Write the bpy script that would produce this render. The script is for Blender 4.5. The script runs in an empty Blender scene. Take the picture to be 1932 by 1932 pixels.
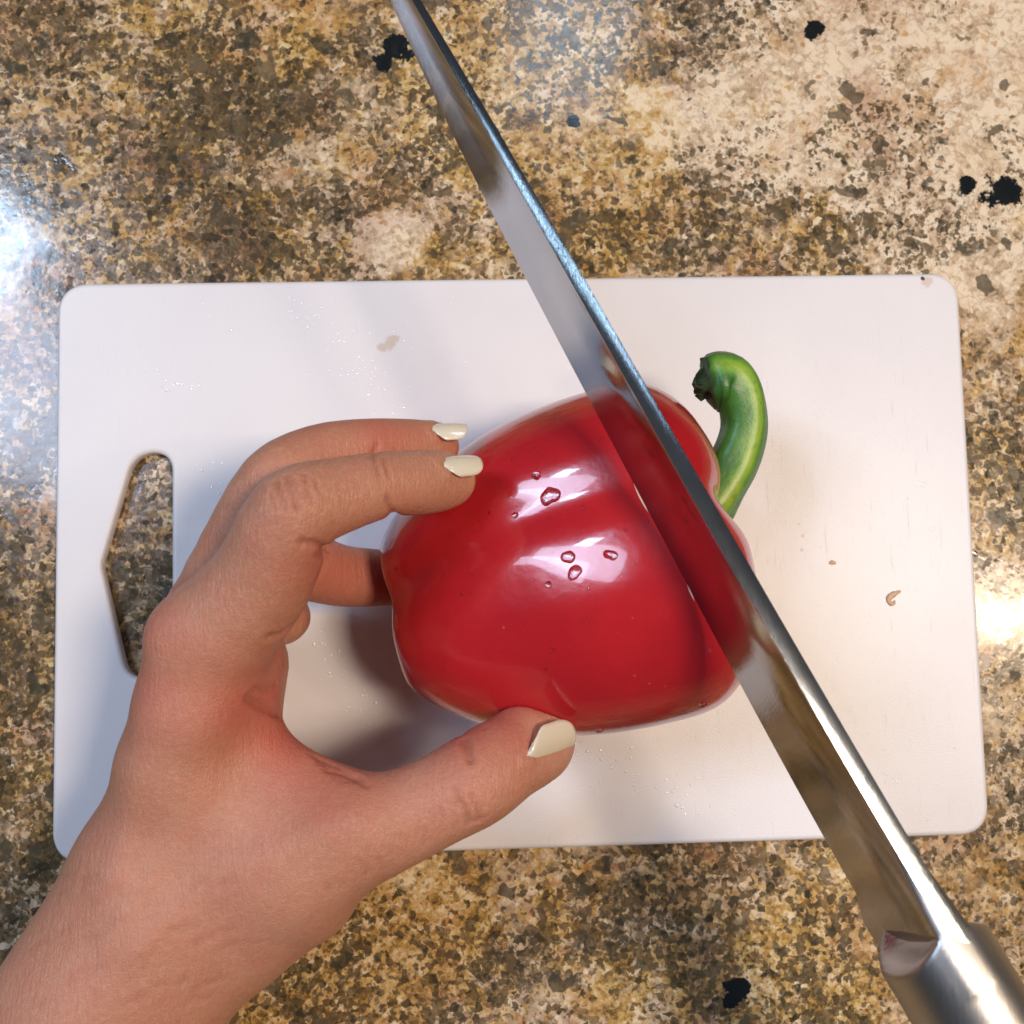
import bpy, bmesh, math, random
import numpy as np
from mathutils import Vector, Matrix
from mathutils.bvhtree import BVHTree
random.seed(7); rng = np.random.default_rng(7)
S = bpy.context.scene; COL = S.collection
R = math.radians

# ---------------------------------------------------------------- camera (phone held 36 cm over the board, top of board is z = 0)
CR = np.array([[0.99899037, 0.02002642, -0.04021432], [-0.02351022, 0.99583276, -0.08811579], [0.03828209, 0.08897228, 0.99529815]])
CC = np.array([-0.01701532, -0.0177156, 0.35772497])
FOC = 966.0 / math.tan(R(23.5))
cam_d = bpy.data.cameras.new('camera'); cam = bpy.data.objects.new('camera', cam_d); COL.objects.link(cam)
M4 = Matrix.Identity(4)
for i in range(3):
    for j in range(3): M4[i][j] = CR[i, j]
    M4[i][3] = CC[i]
cam.matrix_world = M4
cam_d.sensor_width = 36; cam_d.lens = 18 / math.tan(R(23.5)); cam_d.clip_start = 0.01; cam_d.clip_end = 50
cam_d.dof.use_dof = True; cam_d.dof.focus_distance = 0.305; cam_d.dof.aperture_fstop = 24
S.camera = cam
S.view_settings.view_transform = 'Standard'; S.view_settings.look = 'None'
S.view_settings.exposure = 0.07; S.view_settings.gamma = 1.0

def ray(x, y):
    d = CR @ np.array([(x - 966) / FOC, -(y - 966) / FOC, -1.0]); return d
def at(x, y, z):
    d = ray(x, y); return CC + d * ((z - CC[2]) / d[2])

# ---------------------------------------------------------------- light: dim kitchen, cool skylight upper left, warm lamp to the right
W = bpy.data.worlds.new('World'); S.world = W; W.use_nodes = True
bg = W.node_tree.nodes['Background']; bg.inputs[0].default_value = (0.86, 0.88, 1.0, 1); bg.inputs[1].default_value = 0.045
def area(name, loc, target, sx, sy, power, col, spread=180):
    l = bpy.data.lights.new(name, 'AREA'); l.shape = 'RECTANGLE'; l.size = sx; l.size_y = sy; l.energy = power; l.color = col; l.spread = R(spread)
    o = bpy.data.objects.new(name, l); COL.objects.link(o); o.location = loc
    o.rotation_euler = (Vector(target) - Vector(loc)).to_track_quat('-Z', 'Y').to_euler(); return o
area('window_light', (-1.40, 0.50, 1.84), (-0.05, 0.03, 0), 0.20, 1.00, 9.0, (0.62, 0.75, 1.0))
area('window_light', (-1.10, 0.56, 1.92), (-0.05, 0.03, 0), 0.34, 1.00, 14.5, (0.62, 0.75, 1.0))
area('window_light', (-0.93, 0.73, 1.87), (-0.05, 0.03, 0), 0.16, 0.18, 4.0, (0.50, 0.72, 1.0))  # small hot core added to the window to strengthen its glare on granite
area('ceiling_light', (0.64, -0.02, 1.70), (0, 0, 0), 0.30, 0.30, 18.5, (1.0, 0.83, 0.68))
area('heel_fill_lamp', (0.33, 0.03, 0.74), (0.05, 0, 0.03), 0.04, 0.05, 0.30, (1.0, 0.78, 0.55))  # extra lamp placed to whiten the knife spine near the heel
area('counter_lamp', (0.49, -0.03, 0.72), (0.1, 0, 0.03), 0.035, 0.06, 0.50, (1.0, 0.76, 0.52))
area('spine_fill_light', (0.20, 1.09, 1.80), (0.02, 0, 0), 0.22, 0.30, 1.3, (0.55, 0.77, 1.0))  # added cool panel that gives the knife spine its blue-white reflection

# ---------------------------------------------------------------- helpers
def link(name, me, mat=None, parent=None):
    o = bpy.data.objects.new(name, me); COL.objects.link(o)
    if mat: me.materials.append(mat)
    if parent: o.parent = parent
    return o
def tag(o, label=None, cat=None, group=None, kind=None):
    for k, v in (('label', label), ('category', cat), ('group', group), ('kind', kind)):
        if v: o[k] = v
    return o
def mesh(name, v, f, smooth=True):
    me = bpy.data.meshes.new(name); me.from_pydata([tuple(map(float, p)) for p in v], [], [tuple(map(int, q)) for q in f]); me.update()
    if smooth: me.polygons.foreach_set('use_smooth', [True] * len(me.polygons))
    return me
def fix_normals(me):
    bm = bmesh.new(); bm.from_mesh(me); bmesh.ops.recalc_face_normals(bm, faces=bm.faces); bm.to_mesh(me); bm.free()
def grid_faces(n, m, wrap=True):
    f = []
    for i in range(n - 1):
        for j in range(m if wrap else m - 1):
            a, b = i * m + j, i * m + (j + 1) % m
            f.append((a, b, b + m, a + m))
    return f
def smooth_curve(pts, n):
    """Catmull-Rom through rows of pts, n samples"""
    P = np.array(pts, float); P = np.vstack([2 * P[0] - P[1], P, 2 * P[-1] - P[-2]])
    ts = np.linspace(0, len(pts) - 1 - 1e-6, n); out = []
    for t in ts:
        i = int(t); u = t - i; a, b, c, d = P[i], P[i + 1], P[i + 2], P[i + 3]
        out.append(.5 * (2 * b + (c - a) * u + (2 * a - 5 * b + 4 * c - d) * u * u + (3 * b - a - 3 * c + d) * u ** 3))
    return np.array(out)
class NT:
    def __init__(s, name):
        s.m = bpy.data.materials.new(name); s.m.use_nodes = True; s.t = s.m.node_tree; s.n = s.t.nodes
        s.b = s.n['Principled BSDF']; s.out = s.n['Material Output']; s.tc = s.n.new('ShaderNodeTexCoord')
        s.P = s.tc.outputs['Object']
    def set(s, **k):
        for a, v in k.items():
            i = s.b.inputs[a.replace('_', ' ')]
            if hasattr(v, 'is_output'): s.t.links.new(v, i)
            else: i.default_value = v if not isinstance(v, tuple) or len(v) == 4 or i.type == 'VECTOR' else (*v, 1)
    def _i(s, sock, v):
        if v is None: return
        if hasattr(v, 'is_output'): s.t.links.new(v, sock)
        elif isinstance(v, tuple) and sock.type == 'RGBA' and len(v) == 3: sock.default_value = (*v, 1)
        else: sock.default_value = v
    def math(s, op, a, b=None, c=None, clamp=False):
        n = s.n.new('ShaderNodeMath'); n.operation = op; n.use_clamp = clamp
        for k, v in enumerate((a, b, c)): s._i(n.inputs[k], v)
        return n.outputs[0]
    def vmath(s, op, a, b=None, scale=None):
        n = s.n.new('ShaderNodeVectorMath'); n.operation = op; s._i(n.inputs[0], a); s._i(n.inputs[1], b)
        if scale is not None: s._i(n.inputs['Scale'], scale)
        return n.outputs['Value'] if op in ('LENGTH', 'DISTANCE', 'DOT_PRODUCT') else n.outputs[0]
    def noise(s, scale, detail=4, rough=.5, dist=0, vec=None, color=False):
        n = s.n.new('ShaderNodeTexNoise'); s._i(n.inputs['Vector'], vec or s.P); n.inputs['Scale'].default_value = scale
        n.inputs['Detail'].default_value = detail; n.inputs['Roughness'].default_value = rough; n.inputs['Distortion'].default_value = dist
        return n.outputs['Color' if color else 'Fac']
    def voro(s, scale, vec=None, feature='F1', out='Color', rand=1.0):
        n = s.n.new('ShaderNodeTexVoronoi'); n.feature = feature; s._i(n.inputs['Vector'], vec or s.P); n.inputs['Scale'].default_value = scale
        n.inputs['Randomness'].default_value = rand; return n.outputs[out]
    def ramp(s, fac, stops, interp='LINEAR'):
        n = s.n.new('ShaderNodeValToRGB'); n.color_ramp.interpolation = interp; e = n.color_ramp.elements
        while len(e) < len(stops): e.new(0.5)
        for k, (p, c) in enumerate(stops):
            e[k].position = p; e[k].color = (*c, 1) if isinstance(c, tuple) else (c, c, c, 1)
        s._i(n.inputs[0], fac); return n.outputs[0]
    def mix(s, fac, a, b, mode='MIX'):
        n = s.n.new('ShaderNodeMix'); n.data_type = 'RGBA'; n.blend_type = mode; s._i(n.inputs[0], fac); s._i(n.inputs[6], a); s._i(n.inputs[7], b)
        return n.outputs[2]
    def sep(s, v):
        n = s.n.new('ShaderNodeSeparateXYZ'); s._i(n.inputs[0], v); return n.outputs
    def step(s, v, lo, hi):
        n = s.n.new('ShaderNodeMapRange'); n.interpolation_type = 'SMOOTHSTEP'; s._i(n.inputs[0], v); n.inputs[1].default_value = lo; n.inputs[2].default_value = hi
        return n.outputs[0]
    def bump(s, h, strength=.3, dist=.001, normal=None):
        n = s.n.new('ShaderNodeBump'); s._i(n.inputs['Height'], h); n.inputs['Strength'].default_value = strength; n.inputs['Distance'].default_value = dist
        if normal: s._i(n.inputs['Normal'], normal)
        return n.outputs[0]
    def scaled(s, sx, sy, sz, rot=0):
        n = s.n.new('ShaderNodeMapping'); s._i(n.inputs[0], s.P); n.inputs['Rotation'].default_value = (0, 0, rot); n.inputs['Scale'].default_value = (sx, sy, sz); return n.outputs[0]
    def attr(s, name):
        n = s.n.new('ShaderNodeAttribute'); n.attribute_name = name; return n.outputs['Fac']

# ---------------------------------------------------------------- materials
def mat_granite():
    g = NT('granite')
    w1 = g.vmath('SCALE', g.vmath('SUBTRACT', g.noise(420, 3, .6, color=True), (.5, .5, .5)), scale=.0022)
    w2 = g.vmath('SCALE', g.vmath('SUBTRACT', g.noise(70, 3, .6, color=True), (.5, .5, .5)), scale=.010)
    p1 = g.vmath('ADD', g.P, w1); p2 = g.vmath('ADD', p1, w2)
    r = lambda sc, v=p1: g.sep(g.voro(sc, v))
    a, b, c, d4 = r(470), r(860), r(210, p2), r(1250)
    big = g.noise(34, 5, .62, .5); mid = g.noise(125, 5, .68, .4)
    def blob(pts, rs=75, ra=.9):        # patches of another mineral, with ragged borders
        acc = None
        rag = g.math('MULTIPLY', g.math('SUBTRACT', g.noise(rs, 5, .7), .5), ra)
        for (x, y, rad) in pts:
            q = at(x, y, -.0056); d = g.math('DIVIDE', g.vmath('DISTANCE', g.P, tuple(q)), rad)
            m = g.math('SUBTRACT', 1.0, g.math('ADD', d, rag)); acc = m if acc is None else g.math('MAXIMUM', acc, m)
        return acc
    cream = g.step(blob([(1520, 110, .036), (1400, 230, .026), (1700, 150, .036), (1800, 60, .034), (1650, 300, .024), (1820, 420, .032), (735, 450, .011), (1490, 260, .02), (1900, 250, .03), (1250, 215, .012), (1880, 1130, .012)], 60, 1.5), -.25, .35)
    dark = g.step(blob([(420, 230, .020), (330, 300, .022), (560, 190, .013), (430, 470, .016), (700, 90, .010), (60, 760, .03), (30, 1150, .035), (80, 1560, .028), (1100, 1720, .016), (900, 1830, .016), (1370, 60, .014), (1210, 450, .010), (250, 950, .012), (270, 1130, .016), (1330, 1790, .013), (1480, 20, .012), (1310, 370, .010)], 60, 1.3), -.25, .35)
    gold = g.step(blob([(880, 130, .02), (1010, 90, .025), (1080, 330, .022), (800, 1740, .018), (690, 1850, .022), (1290, 1660, .012), (560, 1890, .02), (1500, 1850, .022), (1850, 930, .02), (870, 240, .016), (1130, 440, .014), (500, 60, .016), (1190, 250, .018), (1620, 1750, .02)], 60, 1.2), -.3, .4)
    tone = g.math('ADD', g.math('MULTIPLY', mid, .95), g.math('MULTIPLY', big, .45))
    tone = g.math('ADD', tone, g.math('MULTIPLY', a[0], .26)); tone = g.math('ADD', tone, g.math('MULTIPLY', b[0], .22)); tone = g.math('ADD', tone, g.math('MULTIPLY', c[0], .16))
    tone = g.math('ADD', tone, g.math('MULTIPLY', cream, .22)); tone = g.math('SUBTRACT', tone, g.math('MULTIPLY', dark, .09)); tone = g.math('ADD', tone, g.math('MULTIPLY', gold, .06))
    fac = g.math('MULTIPLY_ADD', g.math('SUBTRACT', tone, 1.0), 1.35, .58, True)
    golden = g.ramp(fac, [(0.0, (.045, .038, .026)), (.22, (.12, .082, .038)), (.38, (.26, .160, .055)), (.52, (.43, .268, .084)), (.68, (.57, .395, .165)), (.83, (.68, .52, .29)), (1.0, (.80, .68, .50))])
    greyer = g.ramp(fac, [(0.0, (.045, .043, .038)), (.24, (.13, .112, .088)), (.40, (.27, .205, .14)), (.54, (.43, .325, .225)), (.70, (.58, .455, .33)), (.85, (.70, .58, .44)), (1.0, (.82, .72, .59))])
    hue = g.math('ADD', g.math('MULTIPLY', g.noise(24, 5, .65, .5), .9), g.math('MULTIPLY', c[1], .30))
    hue = g.math('SUBTRACT', g.math('ADD', hue, g.math('MULTIPLY', cream, .22)), g.math('MULTIPLY', gold, .45))
    col = g.mix(g.step(hue, .45, .74), golden, greyer)
    pink = g.math('MULTIPLY', g.step(g.noise(30, 4, .6, .3, vec=g.vmath('ADD', g.P, (3.1, 1.7, .4))), .50, .66), .62)
    col = g.mix(pink, col, g.mix(.6, col, (.42, .20, .145)))
    rust = g.math('MULTIPLY', g.step(a[2], .86, .93), g.step(mid, .45, .60))
    col = g.mix(g.math('MULTIPLY', rust, .65), col, (.42, .19, .055))
    wr = g.step(g.noise(38, 5, .65, .8, vec=g.vmath('ADD', g.P, (6.3, 3.3, 8.1))), .54, .68)
    col = g.mix(g.math('MULTIPLY', wr, .42), col, g.mix(b[1], (.46, .225, .065), (.60, .36, .14)))
    col = g.mix(g.math('MULTIPLY', g.step(g.noise(60, 4, .65, .5, vec=g.vmath('ADD', g.P, (9.1, 2.2, 4.4))), .57, .68), .34), col, g.mix(b[1], (.76, .62, .43), (.84, .73, .56)))
    # dark grains: crisp little cells, thick on the ground in some zones and rare in others
    dens = g.math('ADD', g.math('MULTIPLY', g.step(g.noise(24, 5, .65, .8, vec=g.vmath('ADD', g.P, (.7, 5.2, 1.3))), .40, .66), .42), g.math('MULTIPLY', dark, .17))
    dens = g.math('SUBTRACT', dens, g.math('MULTIPLY', cream, .22))
    dens = g.math('ADD', dens, g.math('MULTIPLY', g.math('SUBTRACT', g.noise(170, 3, .6), .5), .55))
    gcol = g.mix(a[1], (.028, .029, .022), (.165, .112, .056))
    m1 = g.step(g.math('SUBTRACT', g.math('ADD', dens, .10), a[2]), -.07, .09)
    m2 = g.step(g.math('SUBTRACT', g.math('ADD', g.math('MULTIPLY', dens, .8), .07), b[2]), -.06, .08)
    m3 = g.step(g.math('SUBTRACT', g.math('ADD', g.math('MULTIPLY', dens, .5), .05), d4[1]), -.02, .03)
    col = g.mix(g.math('MULTIPLY', m1, .82), col, gcol); col = g.mix(g.math('MULTIPLY', m2, .80), col, gcol); col = g.mix(g.math('MULTIPLY', m3, .6), col, (.06, .05, .036))
    # angular larger flakes and hairline crystal borders in the pale zones
    p3 = g.vmath('ADD', p1, g.vmath('SCALE', g.vmath('SUBTRACT', g.noise(130, 2, .5, color=True), (.5, .5, .5)), scale=.014))
    f2 = g.math('MULTIPLY', g.step(g.voro(120, p3, out='Distance'), .44, .40), g.step(r(120, p3)[1], .84, .86))
    col = g.mix(g.math('MULTIPLY', f2, .80), col, g.mix(r(120, p3)[0], (.045, .045, .034), (.16, .125, .080)))
    edge = g.step(g.voro(95, p3, feature='DISTANCE_TO_EDGE', out='Distance'), .055, .015)
    col = g.mix(g.math('MULTIPLY', g.math('MULTIPLY', edge, g.step(mid, .40, .6)), g.math('ADD', .06, g.math('MULTIPLY', cream, .28))), col, (.20, .15, .10))
    f1 = m1
    blk = g.step(blob([(750, 88, .0050), (724, 114, .0030), (1890, 366, .0056), (1822, 348, .0032), (1392, 1864, .0034), (1376, 1886, .0026), (1082, 226, .0020), (1532, 56, .0030)], 150, 3.4), -.10, .06)
    col = g.mix(1.0, col, (1.05, .985, .87), 'MULTIPLY')
    col = g.mix(blk, col, (.010, .013, .014))
    g.set(Base_Color=col, Roughness=g.math('ADD', .10, g.math('MULTIPLY', a[1], .10)), Specular_IOR_Level=.42, Coat_Weight=.30, Coat_Roughness=.08)
    g.set(Normal=g.bump(g.math('ADD', g.noise(260, 3), g.math('MULTIPLY', f1, -.5)), .10, .0006))
    return g.m
def mat_board():
    g = NT('white_plastic')
    fine = g.noise(2300, 2, .6); wave = g.noise(14, 3, .5)
    s1 = g.noise(90, 3, .65, vec=g.scaled(14, .6, 1, R(52))); s2 = g.noise(80, 3, .65, vec=g.scaled(16, .7, 1, R(-20)))
    cuts = g.math('MAXIMUM', g.step(s1, .66, .74), g.step(s2, .68, .76))
    def stain(x, y, rad):
        d = g.math('DIVIDE', g.vmath('DISTANCE', g.P, tuple(at(x, y, 0))), rad)
        return g.step(g.math('ADD', d, g.math('MULTIPLY', g.math('SUBTRACT', g.noise(330, 4, .7), .5), 1.8)), 1.0, .55)
    st = None
    for q in [(735, 648, .0026), (722, 655, .0018), (745, 640, .0016), (1748, 532, .0022), (1571, 1062, .0012), (1680, 1125, .0014)]:
        st = stain(*q) if st is None else g.math('MAXIMUM', st, stain(*q))
    base = g.mix(g.step(wave, .35, .7), (.80, .765, .765), (.845, .815, .81))
    base = g.mix(g.math('MULTIPLY', cuts, .16), base, (.62, .58, .54))
    wash = g.math('MULTIPLY', g.step(g.math('DIVIDE', g.vmath('DISTANCE', g.P, tuple(at(1500, 985, 0))), .030), 1.3, .2), .0)
    base = g.mix(g.math('MULTIPLY', st, .55), base, (.62, .44, .28))
    g.set(Base_Color=base, Roughness=.34, Subsurface_Weight=.12, Subsurface_Radius=(.004, .004, .004), Subsurface_Scale=1.0, Specular_IOR_Level=.4)
    g.set(Normal=g.bump(g.math('SUBTRACT', g.math('MULTIPLY', fine, .55), g.math('MULTIPLY', cuts, .8)), .22, .0005))
    return g.m
def mat_pepper():
    g = NT('pepper_skin')
    n = g.noise(35, 3, .5); sp = g.noise(1600, 2, .5)
    col = g.mix(g.step(n, .35, .7), (.45, .013, .020), (.55, .018, .023))
    col = g.mix(g.math('MULTIPLY', g.step(sp, .60, .75), .16), col, (.62, .09, .07))
    fl = g.math('MULTIPLY', g.step(g.voro(260, out='Distance'), .11, .05), g.step(g.sep(g.voro(260))[0], .70, .78))
    col = g.mix(g.math('MULTIPLY', fl, .45), col, (.66, .20, .10)); col = g.mix(g.math('MULTIPLY', g.step(g.noise(70, 4, .65), .55, .75), .35), col, (.30, .010, .020))
    g.set(Base_Color=col, Roughness=.20, Subsurface_Weight=.10, Subsurface_Radius=(.006, .001, .001), Subsurface_Scale=1.0, Specular_IOR_Level=.42, Coat_Weight=.60, Coat_Roughness=.045)
    g.set(Normal=g.bump(g.math('ADD', g.noise(150, 3, .5), g.math('MULTIPLY', sp, .04)), .09, .0012))
    return g.m
def mat_stem():
    g = NT('stem_green')
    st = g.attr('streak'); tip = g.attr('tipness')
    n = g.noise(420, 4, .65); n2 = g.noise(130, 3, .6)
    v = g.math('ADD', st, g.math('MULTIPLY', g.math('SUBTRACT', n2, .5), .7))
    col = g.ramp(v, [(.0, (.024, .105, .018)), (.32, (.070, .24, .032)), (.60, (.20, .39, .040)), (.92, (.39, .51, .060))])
    col = g.mix(g.math('MULTIPLY', g.step(n, .5, .68), .25), col, (.02, .06, .015))
    col = g.mix(g.step(tip, .80, .99), col, (.045, .080, .030))
    g.set(Base_Color=col, Roughness=.40, Subsurface_Weight=.06, Subsurface_Radius=(.001, .002, .001), Subsurface_Scale=1.0)
    g.set(Normal=g.bump(g.math('ADD', n, g.noise(900, 2)), .12, .0006)); return g.m
def mat_skin():
    g = NT('skin')
    red = g.attr('redness'); n = g.noise(60, 5, .6); n3 = g.noise(22, 3, .5)
    base = g.mix(g.step(n3, .35, .65), (.505, .222, .132), (.585, .275, .175))
    base = g.mix(g.math('MULTIPLY', g.step(n, .40, .70), .35), base, (.56, .245, .165))
    mot = g.noise(230, 4, .7)
    base = g.mix(g.math('MULTIPLY', g.step(mot, .40, .80), .42), base, (.50, .190, .125)); base = g.mix(g.math('MULTIPLY', g.step(g.noise(700, 2, .6), .45, .75), .22), base, (.70, .40, .29))
    pale = g.attr('paleness')
    base = g.mix(g.math('MULTIPLY', g.math('ADD', red, g.math('MULTIPLY', g.math('SUBTRACT', n, .5), .9), None, True), .78), base, (.53, .125, .085))
    base = g.mix(g.math('MULTIPLY', pale, .55), base, (.74, .50, .29))
    base = g.mix(g.math('MULTIPLY', g.attr('crease'), .36), base, (.36, .105, .065))
    mole = g.math('DIVIDE', g.vmath('DISTANCE', g.P, tuple(MOLE)), .0011)
    base = g.mix(g.math('MULTIPLY', g.step(mole, 1.0, .4), .75), base, (.16, .065, .045))
    spk = g.math('MULTIPLY', g.step(g.voro(420, out='Distance'), .16, .08), g.step(g.sep(g.voro(420))[0], .72, .80))
    base = g.mix(g.math('MULTIPLY', spk, .35), base, (.33, .13, .085))
    g.set(Base_Color=base, Roughness=.46, Subsurface_Weight=.38, Subsurface_Radius=(.0050, .0014, .0008), Subsurface_Scale=1.0, Specular_IOR_Level=.42)
    cell = g.voro(1100, g.vmath('ADD', g.P, g.vmath('SCALE', g.noise(300, 2, color=True), scale=.003)), feature='DISTANCE_TO_EDGE', out='Distance')
    lin = g.noise(330, 3, .7, vec=g.scaled(3.2, .55, 1, R(-35)))
    pores = g.noise(900, 3, .7)
    h = g.math('ADD', g.math('MULTIPLY', g.step(cell, 0, .16), .14), g.math('ADD', g.math('MULTIPLY', lin, 1.0), g.math('MULTIPLY', pores, .55)))
    g.set(Normal=g.bump(h, .62, .0006)); return g.m
def mat_nail():
    g = NT('nail_polish'); n = g.noise(300, 3)
    g.set(Base_Color=g.mix(n, (.76, .665, .50), (.81, .715, .55)), Roughness=.16, Specular_IOR_Level=.55, Coat_Weight=.5, Coat_Roughness=.08); return g.m
def mat_steel(name, base, rough, ang, bumpk, fine=True):
    g = NT(name)
    sm = g.noise(45, 4, .6); sc = g.noise(420, 3, .7, vec=g.scaled(14, .35, 1, ang))
    col = g.mix(g.step(sm, .35, .7), tuple(x * .90 for x in base), base)
    g.set(Base_Color=col, Metallic=1.0, Roughness=g.math('ADD', rough, g.math('MULTIPLY', g.math('ADD', g.math('MULTIPLY', sm, .6), sc), rough * .7)))
    g.set(Normal=g.bump(g.math('ADD', sc, g.math('MULTIPLY', g.noise(28, 2), 1.5)), bumpk, .0004)); return g.m
def mat_water():
    g = NT('water'); g.set(Base_Color=(1, 1, 1), Roughness=.01, IOR=1.26, Transmission_Weight=1.0); return g.m
def mat_film():
    g = NT('water_film'); n = g.n
    tr = n.new('ShaderNodeBsdfTransparent'); gl = n.new('ShaderNodeBsdfGlossy'); gl.inputs['Roughness'].default_value = .04
    fr = n.new('ShaderNodeFresnel'); fr.inputs[0].default_value = 1.36; mx = n.new('ShaderNodeMixShader')
    L = g.t.links.new; L(fr.outputs[0], mx.inputs[0]); L(tr.outputs[0], mx.inputs[1]); L(gl.outputs[0], mx.inputs[2]); L(mx.outputs[0], g.out.inputs[0]); return g.m
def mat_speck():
    g = NT('glint_speck'); g.set(Base_Color=(.93, .93, .95), Roughness=.16, Specular_IOR_Level=1.0, Coat_Weight=1.0); return g.m  # near-white colour stands in for the sparkle of droplets on the board
def mat_plain(name, c1, c2, rough, scale=400):
    g = NT(name); g.set(Base_Color=g.mix(g.noise(scale, 4, .6), c1, c2), Roughness=rough); g.set(Normal=g.bump(g.noise(scale * 2), .3, .0005)); return g.m

# ---------------------------------------------------------------- the counter
v = [(-1.2, -.9, -.0056), (1.2, -.9, -.0056), (1.2, .9, -.0056), (-1.2, .9, -.0056), (-1.2, -.9, -.039), (1.2, -.9, -.039), (1.2, .9, -.039), (-1.2, .9, -.039)]
counter = link('granite_countertop', mesh('granite_countertop', v, [(0, 1, 2, 3), (7, 6, 5, 4), (0, 4, 5, 1), (1, 5, 6, 2), (2, 6, 7, 3), (3, 7, 4, 0)], False), mat_granite())
tag(counter, 'polished gold, cream and dark speckled granite countertop under the cutting board', kind='structure')

# ---------------------------------------------------------------- the cutting board
BW, BH = .28, .1738
def arc_poly(pts, n=8):
    """closed polygon with every corner rounded: (x, y, radius)"""
    out = []; N = len(pts)
    for i in range(N):
        p = np.array(pts[i][:2]); a = np.array(pts[i - 1][:2]); b = np.array(pts[(i + 1) % N][:2]); r = pts[i][2]
        da = (a - p) / np.linalg.norm(a - p); db = (b - p) / np.linalg.norm(b - p)
        th = math.acos(max(-1, min(1, da @ db))); t = min(r / math.tan(th / 2), .48 * np.linalg.norm(a - p), .48 * np.linalg.norm(b - p))
        A, B = p + da * t, p + db * t
        for k in range(n + 1):
            u = k / n; out.append((1 - u) ** 2 * A + 2 * u * (1 - u) * (p * .86 + (A + B) * .07) + u * u * B)
    return out
outer = arc_poly([(-BW / 2, -BH / 2, .0085), (BW / 2, -BH / 2, .0085), (BW / 2, BH / 2, .0085), (-BW / 2, BH / 2, .0085)], 12)
hd = [(324, 852, .0100), (252, 856, .0085), (190, 1066, .006), (240, 1280, .0060), (324, 1280, .0075)]
hole = arc_poly([(*at(x, y, 0)[:2], r) for x, y, r in hd], 8)
cu = bpy.data.curves.new('board_outline', 'CURVE'); cu.dimensions = '2D'; cu.fill_mode = 'BOTH'; cu.extrude = .0012; cu.bevel_depth = .0014; cu.bevel_resolution = 4; cu.offset = -.0014
for poly in (outer, hole):
    sp = cu.splines.new('POLY'); sp.points.add(len(poly) - 1); sp.use_cyclic_u = True
    for q, p in zip(sp.points, poly): q.co = (p[0], p[1], 0, 1)
tmp = bpy.data.objects.new('tmp', cu); COL.objects.link(tmp); dg = bpy.context.evaluated_depsgraph_get()
bm_me = bpy.data.meshes.new_from_object(tmp.evaluated_get(dg)); bpy.data.objects.remove(tmp)
bm_me.transform(Matrix.Translation((0, 0, -.0026)))
bb = bmesh.new(); bb.from_mesh(bm_me); bmesh.ops.remove_doubles(bb, verts=bb.verts, dist=1e-6); bb.to_mesh(bm_me); bb.free()
bm_me.materials.clear(); bm_me.name = 'cutting_board'
board = link('cutting_board', bm_me, mat_board())
bm_me.polygons.foreach_set('use_smooth', [abs(p.normal.z) < .98 for p in bm_me.polygons])
tag(board, 'white plastic cutting board with rounded corners and a handle hole at its left end', 'cutting board')

# ---------------------------------------------------------------- the red pepper, lying on its side, stem to the right
ZP = .0415; KP = 1.267 * (.3577 - ZP) / 2815 
def P2(u, vv): return at(735 + .970 * u + .244 * vv, 1100 - .244 * u + .970 * vv, ZP)
prof = [(34, 0), (14, 32), (-4, 72), (-14, 104), (-9, 136), (14, 166), (50, 198), (110, 238), (190, 272), (275, 298), (360, 312), (450, 318), (520, 315), (565, 297), (603, 260), (628, 212), (641, 165), (640, 120), (628, 84), (604, 54), (580, 30), (566, 0)]
prof = smooth_curve(prof, 110); prof[0, 1] = prof[-1, 1] = 0.01
NS, NF = len(prof), 180
phi = np.linspace(0, 2 * np.pi, NF, endpoint=False)
def angd(a, d): return (a - R(d) + np.pi) % (2 * np.pi) - np.pi
def groove(width, depths=((109, 1.0), (229, .8), (349, .9))):
    return sum(k * np.exp(-(angd(phi, d) / R(width)) ** 2) for d, k in depths)
dvt = np.array([(-30, 0), (55, 0), (66, 4), (78, 11), (85, 13), (92, 8.5), (99, 4.5), (105, 8), (110, 10), (115, 0), (119, -17), (123, -22), (128, -21), (134, -13), (141, -5), (150, 0), (165, 1.5), (185, 0), (390, 0)], float)
pd_ = np.degrees(phi); TL = np.interp(pd_, dvt[:, 0] - .5, dvt[:, 1]); TL = np.convolve(np.concatenate([TL[-1:], TL, TL[:1]]), [.25, .5, .25], 'valid')
DV = np.cumsum(-np.tan(np.radians(TL))) * (2 * np.pi / NF); DV = DV - DV[-1] * pd_ / 360.0
def zcen(u):      # it rests along its lower side, so the narrow end lies lower
    t = np.clip(u / 520.0, -.1, 1.15); return ZP - .0075 + .0105 * t - .0025 * max(0, t - .8)
def at2(p, z):    # same line of the outline, at the height of that slice
    return p + (p - CC) * ((z - p[2]) / (p[2] - CC[2]))
pv = []
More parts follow.
